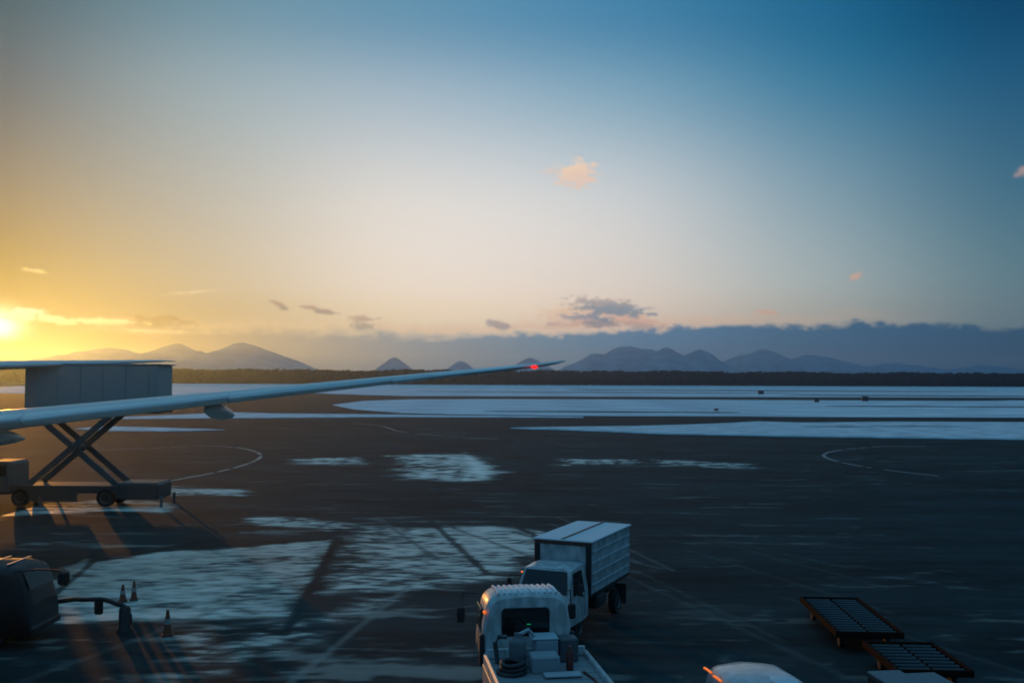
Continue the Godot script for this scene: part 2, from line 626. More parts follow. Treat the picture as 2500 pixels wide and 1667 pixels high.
func ground() -> void:
	var am := StandardMaterial3D.new()
	am.vertex_color_use_as_albedo = true
	am.roughness = 0.84
	am.metallic_specular = 0.18
	am.normal_enabled = true
	am.normal_texture = noise_tex(5, 0.03, Color.BLACK, Color.WHITE, true)
	am.normal_scale = 0.22
	am.uv1_triplanar = true
	am.uv1_world_triplanar = true
	am.uv1_scale = Vector3(0.6, 0.6, 0.6)
	var gm := mat(0.020, 0.031, 0.032, 0.84, 0.0, 0.18)
	var st := begin()
	for i in 48:
		var a := TAU * i / 48
		var b := TAU * (i + 1) / 48
		tri(st, Vector3(0, -0.03, 0), Vector3(sin(a), 0, cos(a)) * 4600.0 + Vector3(0, -0.03, 0), Vector3(sin(b), 0, cos(b)) * 4600.0 + Vector3(0, -0.03, 0), Vector3.UP)
	structure(commit("ground", st, gm), "wide flat airfield ground reaching the horizon")
	# frost and thin snow on the apron
	add_frost([Vector2(-18.82, -87.68), Vector2(-13.07, -88.91), Vector2(-11.98, -81.51), Vector2(-17.59, -81.97)], 0.75, 1.6, 1.0)
	add_frost([Vector2(-11.31, -90.86), Vector2(-4.58, -94.19), Vector2(-1.71, -85.65), Vector2(-1.13, -71.73), Vector2(-1.92, -68.63), Vector2(-7.18, -70.59)], 0.85, 1.8, 1.0)
	add_frost([Vector2(-4.63, -95.21), Vector2(-1.42, -79.84), Vector2(-1.81, -69.72), Vector2(-3.39, -76.28)], 1.0, 0.7, 0.3)
	add_frost([Vector2(4.02, -88.11), Vector2(11.24, -88.09), Vector2(10.41, -81.57), Vector2(3.74, -81.97)], 0.75, 1.5, 1.0)
	add_frost([Vector2(12.15, -88.14), Vector2(20.37, -84.02), Vector2(18.93, -79.46), Vector2(11.81, -82.02)], 0.6, 1.8, 1.0)
	add_frost([Vector2(-22.86, -64.67), Vector2(-17.05, -63.27), Vector2(-15.95, -59.65), Vector2(-21.29, -60.26)], 0.9, 0.9, 0.5)
	add_frost([Vector2(-28.37, -54.69), Vector2(-25.94, -56.19), Vector2(-23.45, -57.4), Vector2(-19.97, -57.53), Vector2(-18.29, -52.41), Vector2(-21.48, -52.62), Vector2(-24.91, -51.26), Vector2(-25.81, -49.77)], 0.85, 0.9, 0.6)
	add_frost([Vector2(-16.82, -37.53), Vector2(-14.17, -40.92), Vector2(-11.7, -41.66), Vector2(-9.61, -42.94), Vector2(-7.71, -44.29), Vector2(-6.91, -35.5), Vector2(-6.43, -29.83), Vector2(-9.03, -29.68), Vector2(-11.26, -29.49), Vector2(-13.17, -29.21), Vector2(-15.32, -33.62)], 0.86, 0.5, 0.55)
	add_frost([Vector2(-7.36, -43.64), Vector2(-7.21, -47.91), Vector2(-4.81, -47.47), Vector2(-0.94, -48.24), Vector2(1.87, -47.05), Vector2(1.4, -41.53), Vector2(-0.11, -36.76), Vector2(-1.62, -33.92), Vector2(-3.97, -33.87), Vector2(-6.53, -33.18), Vector2(-6.83, -36.6)], 0.72, 1.0, 0.8)
	add_frost([Vector2(-13.53, -51.05), Vector2(-10.53, -50.7), Vector2(-7.72, -48.69), Vector2(-6.57, -46.18), Vector2(-9.39, -47.08), Vector2(-12.86, -48.53)], 0.65, 0.9, 0.9)
	add_frost([Vector2(-9.78, -28.34), Vector2(-6.3, -29.34), Vector2(-5.73, -31.43), Vector2(-3.35, -33.25), Vector2(-5.46, -27.54), Vector2(-7.16, -23.61), Vector2(-8.31, -23.59)], 0.55, 1.0, 1.0)
	# joints and tyre tracks: from, to, half width, frost they leave, strength
	tracks.append([Vector2(-7.75, -44.5), Vector2(-6.9, -35.5), 0.16, 0.02, 0.8])
	tracks.append([Vector2(-6.9, -35.5), Vector2(-6.3, -28.0), 0.16, 0.02, 0.85])
	tracks.append([Vector2(-16.61, -39.21), Vector2(-15.2, -32.4), 0.16, 0.5, 0.7])
	tracks.append([Vector2(-16.2, -39.0), Vector2(-14.9, -32.6), 0.14, 0.0, 0.7])
	tracks.append([Vector2(-3.2, -36.5), Vector2(-5.4, -22.0), 0.14, 0.4, 0.6])
	tracks.append([Vector2(-3.4, -30.4), Vector2(0.2, -32.3), 0.10, 0.3, 0.6])
	tracks.append([Vector2(-8.0, -34.0), Vector2(-12.0, -22.0), 0.2, 0.3, 0.5])
	for i in 9:
		var x := rng.randf_range(-7, 3)
		var z := rng.randf_range(-52, -45)
		tracks.append([Vector2(x, z), Vector2(x + rng.randf_range(3, 7), z + rng.randf_range(8, 16)), 0.16, 0.02 if i % 2 else 0.28, 0.7])
	for i in 6:
		var x := rng.randf_range(3, 9)
		tracks.append([Vector2(x, -48 + i * 3), Vector2(x + rng.randf_range(3, 6), -38 + i * 3.5), 0.14, 0.2, 0.7])
	var icy := StandardMaterial3D.new()
	icy.vertex_color_use_as_albedo = true
	icy.transparency = BaseMaterial3D.TRANSPARENCY_ALPHA
	icy.roughness = 0.5
	icy.metallic_specular = 0.45
	icy.normal_enabled = true
	icy.normal_texture = am.normal_texture
	icy.normal_scale = 0.6
	icy.uv1_triplanar = true
	icy.uv1_world_triplanar = true
	icy.uv1_scale = Vector3(0.5, 0.5, 0.5)
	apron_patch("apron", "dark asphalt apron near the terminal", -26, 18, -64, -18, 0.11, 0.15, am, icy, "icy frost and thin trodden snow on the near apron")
	apron_patch("far_apron", "dark asphalt apron beyond the parked trucks", -60, 60, -170, -64, 0.4, 0.42, am, icy, "ragged thin snow patches far out on the apron")
	apron_patch("side_apron", "dark asphalt apron at the sides", 18, 60, -64, -18, 0.5, 0.5, am, icy)
	var fm := snow_material(Vector3(0.004, 0.03, 0.03), lin(0.46, 0.48, 0.50), lin(0.90, 0.91, 0.93), 21)
	var nm := snow_material(Vector3(0.02, 0.05, 0.09), lin(0.44, 0.46, 0.47), lin(0.88, 0.89, 0.91), 22)
	snow_sheet("snow_field", "broad snow field in front of the forest", [Vector2(-330, -760), Vector2(-320, -900), Vector2(0, -960), Vector2(600, -1010), Vector2(620, -392), Vector2(218, -393), Vector2(84.6, -374), Vector2(0, -365), Vector2(-37, -364), Vector2(-67, -399), Vector2(-100, -443), Vector2(-110, -388), Vector2(-125, -350), Vector2(-260, -420)], 0.0, 9.0, Vector2(7, 9), fm)
	snow_sheet("snow_field", "long snow tongue between the two dark taxiways", [Vector2(-44.7, -250), Vector2(-43.8, -289), Vector2(-32, -312), Vector2(0, -322), Vector2(75, -331), Vector2(188, -340), Vector2(420, -350), Vector2(400, -190), Vector2(104, -187), Vector2(49, -185), Vector2(11, -184), Vector2(-7.6, -188), Vector2(-20, -195), Vector2(-33, -217)], 0.0, 5.0, Vector2(5, 4), fm)
	snow_sheet("snow_strip", "thin ragged snow strip along the apron edge", [Vector2(-69.4, -167.6), Vector2(-61.6, -181), Vector2(-55, -194), Vector2(-47, -190), Vector2(-27, -188), Vector2(-7.5, -184), Vector2(12.7, -181.5), Vector2(12.4, -177), Vector2(-25, -175), Vector2(-48, -169), Vector2(-64, -164)], 0.0, 3.0, Vector2(3, 3), nm)
	snow_sheet("snow_bank", "ploughed snow strip with a bright pointed end on the apron", [Vector2(0.3, -138.3), Vector2(10, -142.5), Vector2(18.6, -145.7), Vector2(28, -151.5), Vector2(35, -157.5), Vector2(40.4, -163.8), Vector2(46.7, -160), Vector2(64, -164.8), Vector2(91, -164.6), Vector2(180, -166), Vector2(170, -116), Vector2(65, -118), Vector2(47, -120.7), Vector2(32.8, -123), Vector2(20.8, -126), Vector2(11, -133)], 0.0, 3.0, Vector2(2.0, 2.2), nm, 0.16)
	snow_sheet("snow_strip", "narrow snow lens lying behind the catering truck", [Vector2(-57.3, -133), Vector2(-56.2, -139.8), Vector2(-47.8, -137.2), Vector2(-38, -131.7), Vector2(-44.6, -128.2), Vector2(-51, -128.6)], 0.0, 2.0, Vector2(1.5, 1.2), nm)
	# long dark bare streaks blown clear on the far field are gaps: small raised grass and slush bands
	var gb := mat(0.06, 0.062, 0.055, 0.95, 0.0, 0.2)
	for q in [[95.0, -330.0, 70.0, 4.0], [175.0, -420.0, 60.0, 8.0], [150.0, -560.0, 120.0, 12.0], [260.0, -330.0, 60.0, 4.0], [60.0, -148.0, 7.0, 1.0], [84.0, -141.0, 9.0, 1.4], [48.0, -146.0, 5.0, 1.0], [140.0, -255.0, 60.0, 2.5], [20.0, -205.0, 26.0, 1.5], [45.0, -470.0, 90.0, 6.0]]:
		var o := []
		for i in 14:
			var a := TAU * i / 14
			o.append(Vector2(q[0] + cos(a) * q[2], q[1] + sin(a) * q[3]))
		snow_sheet("grass_strip", "long bare dark grass streak showing through the snow", o, 0.1, 3.0, Vector2(2.5, q[3] * 0.5), gb, 0.08)
	var lm := mat(0.32, 0.30, 0.24, 0.8)
	painted_line("taxi_line", "worn curved taxi line on the left of the apron", [Vector2(-40.85, -95.02), Vector2(-35.54, -98.63), Vector2(-32.27, -102), Vector2(-28.48, -100.83), Vector2(-25.28, -96.54), Vector2(-22.61, -90.18), Vector2(-21.6, -82.53), Vector2(-21.88, -75.36), Vector2(-22.75, -70.44), Vector2(-23.78, -66.11)], 0.32, 0.012, lm)
	painted_line("taxi_line", "faded curved taxi line on the right of the apron", [Vector2(44.09, -106.3), Vector2(40.75, -106.7), Vector2(36.08, -103.35), Vector2(32.16, -99.12), Vector2(29.5, -94.27), Vector2(28.38, -88.62), Vector2(28.59, -82.91), Vector2(29.68, -78.61), Vector2(31.65, -74.17)], 0.3, 0.012, mat(0.24, 0.24, 0.23, 0.8))
	painted_line("taxi_line", "thin bent taxi line far out on the apron", [Vector2(-24.41, -152.87), Vector2(-18.92, -144.49), Vector2(-13.96, -128.89), Vector2(-7.36, -120.54), Vector2(-0.89, -114.73)], 0.3, 0.012, lm)

func background() -> void:
	# mountains
	var peaks := [
		[-2600.0, -6400.0, 190.0, 900.0], [-1617.0, -6000.0, 216.0, 560.0], [-2050.0, -6100.0, 205.0, 620.0], [-660.0, -5600.0, 128.0, 175.0], [-291.0, -5600.0, 108.0, 165.0], [104.0, -5600.0, 126.0, 230.0],
		[690.0, -5900.0, 212.0, 430.0], [500.0, -5800.0, 165.0, 330.0], [905.0, -5900.0, 196.0, 330.0], [1111.0, -5900.0, 192.0, 300.0], [820.0, -5900.0, 190.0, 420.0],
		[1900.0, -7600.0, 238.0, 620.0], [2300.0, -7600.0, 200.0, 700.0], [3000.0, -7800.0, 140.0, 900.0], [3700.0, -7800.0, 130.0, 700.0],
	]
	var mn := FastNoiseLite.new()
	mn.seed = 4
	mn.frequency = 0.0035
	mn.fractal_octaves = 5
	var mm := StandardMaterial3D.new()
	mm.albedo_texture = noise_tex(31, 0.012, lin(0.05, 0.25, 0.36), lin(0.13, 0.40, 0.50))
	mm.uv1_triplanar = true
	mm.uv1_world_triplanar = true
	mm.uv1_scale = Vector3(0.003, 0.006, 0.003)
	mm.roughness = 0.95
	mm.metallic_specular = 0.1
	for band in [[-5000.0, -6700.0, -3400.0, 2200.0], [-6900.0, -8400.0, 600.0, 4800.0]]:
		var st := begin(true)
		var nx := 300
		var nz := 42
		var hs := []
		for j in nz + 1:
			var row := PackedVector3Array()
			for i in nx + 1:
				var x := lerpf(band[2], band[3], float(i) / nx)
				var z := lerpf(band[0], band[1], float(j) / nz)
				var h := 0.0
				for p in peaks:
					var dx: float = (x - p[0]) / p[3]
					var dz: float = (z - p[1]) / (p[3] * 0.9 + 150.0)
					var r := sqrt(dx * dx + dz * dz)
					if r < 1.0:
						h = maxf(h, p[2] * (1.04 - sqrt(r * r * 0.98 + 0.003)) * (1.0 + 0.13 * mn.get_noise_2d(x * 1.6, z * 1.6)) + 4.0 * mn.get_noise_2d(x * 3.0, z * 3.0) * minf(1.0, (1.0 - r) * 6.0))
				h = minf(h, 232.0 if z > -6800.0 else 300.0)
				row.append(Vector3(x, h - 2.0, z) * 0.48)
			hs.append(row)
		for j in nz:
			for i in nx:
				if maxf(maxf(hs[j][i].y, hs[j][i + 1].y), maxf(hs[j + 1][i].y, hs[j + 1][i + 1].y)) < -0.4:
					continue
				quad(st, hs[j][i], hs[j][i + 1], hs[j + 1][i + 1], hs[j + 1][i], Vector3.UP)
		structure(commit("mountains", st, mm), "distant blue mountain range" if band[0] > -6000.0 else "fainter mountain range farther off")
	# forest edge
	var fm := StandardMaterial3D.new()
	fm.vertex_color_use_as_albedo = true
	fm.roughness = 0.95
	fm.metallic_specular = 0.1
	for kind in 3:
		var st := begin()
		rng.seed = 40 + kind
		var n := 130
		for i in n:
			var t := rng.randf()
			var y := lerpf(0.8 if kind == 0 else 2.2, 12.2, t)
			var rad := lerpf(2.7, 0.25, t) if kind == 0 else 2.9 * sqrt(maxf(0.05, 1.0 - pow((y - 7.2) / 5.4, 2.0)))
			var a := rng.randf() * TAU
			var rr := rad * sqrt(rng.randf())
			var c := Vector3(cos(a) * rr, y, sin(a) * rr)
			var s := rng.randf_range(0.6, 1.25)
			var d1 := Vector3(rng.randf_range(-1, 1), rng.randf_range(-0.7, 0.7), rng.randf_range(-1, 1)).normalized() * s
			var d2 := d1.cross(Vector3(rng.randf_range(-1, 1), 1, rng.randf_range(-1, 1))).normalized() * s * 0.8
			var g := rng.randf_range(0.7, 1.3)
			st.set_color(Color(0.017 * g, 0.020 * g, 0.016 * g) if kind < 2 else Color(0.026 * g, 0.022 * g, 0.017 * g))
			tri(st, c - d1, c + d1, c + d2, Vector3(cos(a), 0.4, sin(a)))
			tri(st, c - d1, c + d1, c - d2 * 0.8, Vector3(cos(a), 0.4, sin(a)))
		st.set_color(Color(0.02, 0.016, 0.012))
		for k in 5:
			var a := TAU * k / 5
			var b := TAU * (k + 1) / 5
			quad(st, Vector3(cos(a), 0, sin(a)) * 0.22, Vector3(cos(b), 0, sin(b)) * 0.22, Vector3(cos(b) * 0.08, 9.5, sin(b) * 0.08), Vector3(cos(a) * 0.08, 9.5, sin(a) * 0.08), Vector3(cos(a), 0, sin(a)))
		st.generate_normals()
		var mm2 := MultiMesh.new()
		mm2.transform_format = MultiMesh.TRANSFORM_3D
		mm2.mesh = st.commit()
		var xs := []
		for row in 7:
			var x := -640.0 + rng.randf() * 3.0
			while x < 700.0:
				xs.append(Vector3(x + rng.randf_range(-1, 1), 0, -868.0 - 0.14 * x * float(x > 0) - row * 9.0 - rng.randf_range(0, 6)))
				x += rng.randf_range(5.0, 9.5)
		mm2.instance_count = xs.size()
		for i in xs.size():
			var sc := rng.randf_range(0.82, 1.08) * (1.0 + 0.12 * ground_noise.get_noise_2d(xs[i].x * 0.2, 3.0))
			mm2.set_instance_transform(i, Transform3D(Basis(Vector3.UP, rng.randf() * TAU).scaled(Vector3(sc * 1.15, sc, sc * 1.15)), xs[i]))
		var o := MultiMeshInstance3D.new()
		o.name = numbered("forest")
		o.multimesh = mm2
		o.material_override = fm
		add_child(o)
		o.set_meta("kind", "stuff")
		o.set_meta("label", ["dark conifers in the far forest edge", "dense broad trees in the far forest edge", "brown bare trees in the far forest edge"][kind])
	rng.seed = 77

func aerofoil(c: Vector3, chord: float, thick: float, along: Vector3, up: Vector3, twist := 0.0) -> PackedVector3Array:
	var r := PackedVector3Array()
	var n := 12
	var xs := []
	for i in n + 1:
		xs.append(0.5 - 0.5 * cos(PI * i / n))
	for i in n + 1:
		var x: float = xs[i]
		var y := 5.0 * thick * (0.2969 * sqrt(x) - 0.126 * x - 0.3516 * x * x + 0.2843 * x * x * x - 0.1015 * x * x * x * x)
		r.append(c + along * x * chord + up * (y * 1.1 + 0.02 * sin(PI * x) - twist * x) * chord)
	for i in range(n - 1, 0, -1):
		var x: float = xs[i]
		var y := 5.0 * thick * (0.2969 * sqrt(x) - 0.126 * x - 0.3516 * x * x + 0.2843 * x * x * x - 0.1015 * x * x * x * x)
		r.append(c + along * x * chord + up * (-y * 0.85 + 0.02 * sin(PI * x) - twist * x) * chord)
	return r

func airliner() -> void:
	var t := thing("airliner", "parked white airliner with its wing stretching across the apron, red light at the tip", "airplane", Vector3(-28.4, 0, -27.0))
	var white := mat(0.66, 0.67, 0.68, 0.35, 0.0, 0.5, 0.4)
	var grey := mat(0.60, 0.59, 0.57, 0.4, 0.0, 0.5)
	var metal := mat(0.6, 0.6, 0.6, 0.3, 0.9)
	var pale := mat(0.72, 0.70, 0.67, 0.28, 0.25)
	var base := Vector3(28.4, 0, 27.0)
	var aft := Vector3(0, 0, -1)
	# stations from the tip inwards: distance, chord, thickness
	var rings := []
	for s in [[-0.3, 0.5, 0.09, 0.45], [-0.12, 1.0, 0.095, 0.25], [0.2, 1.5, 0.10, 0.08], [0.8, 1.95, 0.10, 0.0], [2.0, 2.35, 0.10, 0.0], [6.0, 3.2, 0.10, 0.0], [12.0, 4.7, 0.10, 0.0], [19.0, 6.6, 0.105, 0.0], [24.0, 9.0, 0.125, 0.0], [29.0, 12.5, 0.125, 0.0]]:
		var d: float = s[0]
		var y: float = 7.9 - 0.0985 * d - 0.075 * s[1] + 0.06
		var le := Vector3(2.15 - d, y, -45.0 + 0.65 * d - s[3])
		rings.append(aerofoil(le + base, s[1], s[2], aft, Vector3.UP, 0.02 if d > 4.0 else 0.03))
	var sw := begin(true)
	loft(sw, rings)
	var wing := commit("wing", sw, grey, t)
	# bright slat along the leading edge, a little proud of the wing
	for seg in [[1.6, 7.0], [7.1, 12.6], [12.7, 18.4], [18.5, 24.0]]:
		var ss := begin(true)
		var rr := []
		for k in 5:
			var d: float = lerpf(seg[0], seg[1], k / 4.0)
			var chord := lerpf(2.2, 6.6, clampf((d - 1.6) / 17.4, 0, 1))
			var le := Vector3(2.15 - d, 7.96 - 0.0985 * d - 0.075 * chord, -45.0 + 0.65 * d) + base
			var th := chord * 0.105
			var r := PackedVector3Array()
			for q in [[0.20, 0.46], [0.12, 0.42], [0.06, 0.33], [0.02, 0.20], [-0.008, 0.02], [0.01, -0.14], [0.04, -0.24], [0.04, -0.1], [0.1, 0.1]]:
				r.append(le + aft * q[0] * chord + Vector3.UP * (q[1] * th * 1.12))
			rr.append(r)
		loft(ss, rr)
		commit("slat", ss, pale, wing)
	# flap track fairings under the wing
	for s in [14.0, 21.0]:
		var chord := lerpf(2.4, 6.6, clampf((s - 2.0) / 17.0, 0, 1))
		var c := Vector3(2.15 - s, 7.9 - 0.0985 * s - 0.075 * chord - 0.22, -45.0 + 0.65 * s - chord * 0.5) + base
		var sf := begin(true)
		lathe(sf, c, Vector3(0, -0.10, -1).normalized(), [Vector2(0.02, 0), Vector2(0.20, 0.4), Vector2(0.31, 1.2), Vector2(0.31, 2.2), Vector2(0.2, 3.2), Vector2(0.03, 4.0)], 12)
		commit("flap_fairing", sf, grey, wing)
	# navigation light
	var red := StandardMaterial3D.new()
	red.albedo_color = Color(0.8, 0.1, 0.08)
	red.emission_enabled = true
	red.emission = Color(1.0, 0.12, 0.08)
	red.emission_energy_multiplier = 2.0
	var lp := Vector3(2.15 - 1.15, 7.9 - 0.0985 * 1.15 - 0.14, -45.0 + 0.65 * 1.15 + 0.02) + base
	var sl := begin(true)
	var lr := []
	for k in 7:
		var a := PI * k / 6
		var r := PackedVector3Array()
		for j in 10:
			var b := TAU * j / 10
			r.append(lp + Vector3(-cos(a) * 0.15, sin(a) * sin(b) * 0.085, sin(a) * cos(b) * 0.10 + cos(a) * 0.09))
		lr.append(r)
	loft(sl, lr)
	commit("navigation_light", sl, red, t)
	var ol := OmniLight3D.new()
	ol.name = "navigation_lamp"
	ol.light_color = Color(1.0, 0.15, 0.1)
	ol.light_energy = 0.05
	ol.omni_range = 30.0
	ol.omni_attenuation = 2.0
	ol.light_size = 0.06
	ol.shadow_enabled = true
	t.add_child(ol)
	ol.position = lp + Vector3(0.0, 0.0, 0.16)
	# fuselage, outside the frame to the left
	var sfu := begin(true)
	var fr := []
	var axis := Vector3(-0.14, 0, -1).normalized()
	for q in [[-25.0, 0.1, 4.4], [-24.0, 1.1, 4.5], [-22.0, 2.1, 4.9], [-19.0, 2.9, 5.2], [-15.0, 3.1, 5.3], [20.0, 3.1, 5.3], [25.0, 2.6, 5.7], [31.0, 1.6, 6.4], [36.0, 0.5, 7.0], [37.0, 0.2, 7.1]]:
		var r := PackedVector3Array()
		for k in 24:
			var a := TAU * k / 24
			r.append(axis * q[0] + Vector3(-0.5 + cos(a) * q[1], q[2] + sin(a) * q[1], 0))
		fr.append(r)
	loft(sfu, fr)
	var fus := commit("fuselage", sfu, white, t)
	for k in 24:
		var z := -14.0 + k * 1.4
		part_box("cabin_window", fus, mat(0.02, 0.02, 0.025, 0.2), axis * z + Vector3(-0.5 + 3.07, 5.9, 0), Vector3(0.06, 0.38, 0.26), 0.02)
	# fin
	var sfn := begin(true)
	var fn := []
	for q in [[6.9, 7.0, -26.0], [11.0, 5.2, -30.2], [15.2, 3.2, -34.2]]:
		fn.append(aerofoil(axis * -q[2] + Vector3(-0.5, q[0], 0), q[1], 0.1, axis, Vector3.RIGHT))
	loft(sfn, fn)
	commit("fin", sfn, white, t)
	# port tailplane
	var stp := begin(true)
	var tp := []
	for q in [[0.0, 0.4, 0.6], [0.5, 1.3, 0.0], [2.5, 2.3, 0.0], [6.0, 4.2, 0.0], [13.5, 7.4, 0.0]]:
		var le := Vector3(-19.72 - q[0], 8.02 - q[0] * 0.055, -57.4 + 0.62 * q[0] - q[2]) + base
		tp.append(aerofoil(le, q[1], 0.1, aft, Vector3.UP))
	loft(stp, tp)
	commit("tailplane", stp, grey, t)
	# port engine
	var se := begin(true)
	lathe(se, Vector3(9.6, 3.0, 5.2), Vector3(0, 0, -1), [Vector2(1.3, 0.5), Vector2(1.62, 0.1), Vector2(1.75, 0.0), Vector2(1.95, 0.7), Vector2(2.0, 2.2), Vector2(1.75, 4.5), Vector2(1.2, 5.8), Vector2(0.5, 6.8)], 28)
	commit("engine", se, white, t)
	var spy := begin()
	box(spy, Vector3(9.6, 4.9, 0.8), Vector3(0.4, 1.3, 4.5), 0.12)
	commit("pylon", spy, grey, t)
	for q in [[-0.6, -18.0, 0.55], [3.6, 3.5, 0.65], [-5.0, 3.5, 0.65]]:
		wheel(t, Vector3(q[0] - 0.4, q[2], q[1]), q[2], 0.45)
		wheel(t, Vector3(q[0] + 0.4, q[2], q[1]), q[2], 0.45)
		var sg := begin(true)
		tube(sg, [Vector3(q[0], q[2], q[1]), Vector3(q[0], 3.4, q[1])], 0.18, 10)
		commit("gear_leg", sg, metal, t)

func catering_truck() -> void:
	var t := thing("catering_truck", "high lift catering truck with its box raised on crossed scissor arms, behind the airliner's wing", "truck", Vector3(-23.2, 0, -55.6))
	var dark := mat(0.05, 0.05, 0.05, 0.6)
	var steel := mat(0.10, 0.10, 0.10, 0.55)
	var body := mat(0.40, 0.38, 0.36, 0.6)
	var b := part_box("box", t, body, Vector3(0.2, 6.55, 0), Vector3(7.3, 2.4, 2.3), 0.05)
	for k in 6:
		part_box("panel_rib", b, body, Vector3(-2.9 + k * 1.24, 6.55, 1.17), Vector3(0.07, 2.3, 0.05), 0.01)
	part_box("box_floor", t, dark, Vector3(0.1, 5.22, 0), Vector3(7.6, 0.22, 2.3), 0.03)
	part_box("roof_edge", t, mat(0.3, 0.3, 0.3, 0.5), Vector3(0.25, 7.78, 0), Vector3(7.5, 0.08, 2.4), 0.03)
	for z in [-0.85, 0.85]:
		for s in [-1.0, 1.0]:
			var from := Vector3(-3.2 if s > 0 else 1.5, 1.2, z + s * 0.11)
			var to := Vector3(1.45 if s > 0 else -3.25, 5.2, z + s * 0.11)
			var d := (to - from)
			var ang := atan2(d.y, d.x)
			part_box("scissor_arm", t, steel, (from + to) / 2.0, Vector3(d.length(), 0.34, 0.12), 0.03, Basis(Vector3.BACK, ang))
	var sp := begin(true)
	tube(sp, [Vector3(-0.87, 3.2, -1.1), Vector3(-0.87, 3.2, 1.15)], 0.16, 12)
	commit("pivot_pin", sp, steel, t)
	part_box("chassis", t, dark, Vector3(-0.8, 0.95, 0), Vector3(7.0, 0.42, 2.1), 0.04)
	part_box("skirt", t, dark, Vector3(-2.2, 0.62, 1.02), Vector3(3.4, 0.66, 0.08), 0.02)
	part_box("tail_box", t, dark, Vector3(2.75, 0.86, 0), Vector3(2.4, 0.92, 2.2), 0.12)
	for x in [1.05, -3.6]:
		for z in [-0.95, 0.95]:
			wheel(t, Vector3(x, 0.5, z), 0.5, 0.32, Vector3.BACK)
	var cab := part_box("cab", t, mat(0.12, 0.12, 0.12, 0.6), Vector3(-4.85, 1.55, 0), Vector3(1.5, 1.8, 2.15), 0.16)
	part_box("side_window", cab, mat(0.02, 0.02, 0.025, 0.15), Vector3(-4.85, 1.95, 1.08), Vector3(0.9, 0.6, 0.03), 0.01)
	for x in [-3.4, 3.2]:
		for z in [-1.05, 1.05]:
			part_box("outrigger", t, steel, Vector3(x + 0.9, 0.3, z), Vector3(0.14, 0.6, 0.14), 0.02)

# the outline of a cab seen from the end: half width, sill height, roof height, upper corner radius
func arch(half: float, sill: float, top: float, radius: float, z: float, taper := 0.06) -> PackedVector3Array:
	var r := PackedVector3Array()
	r.append(Vector3(-half, sill, z))
	r.append(Vector3(-half, (sill + top) * 0.5, z))
	for k in 7:
		var a := PI - PI / 2 * k / 6
		r.append(Vector3(-half + taper + radius + cos(a) * radius, top - radius + sin(a) * radius, z))
	r.append(Vector3(0, top + 0.035, z))
	for k in 7:
		var a := PI / 2 - PI / 2 * k / 6
		r.append(Vector3(half - taper - radius + cos(a) * radius, top - radius + sin(a) * radius, z))
	r.append(Vector3(half, (sill + top) * 0.5, z))
	r.append(Vector3(half, sill, z))
	return r

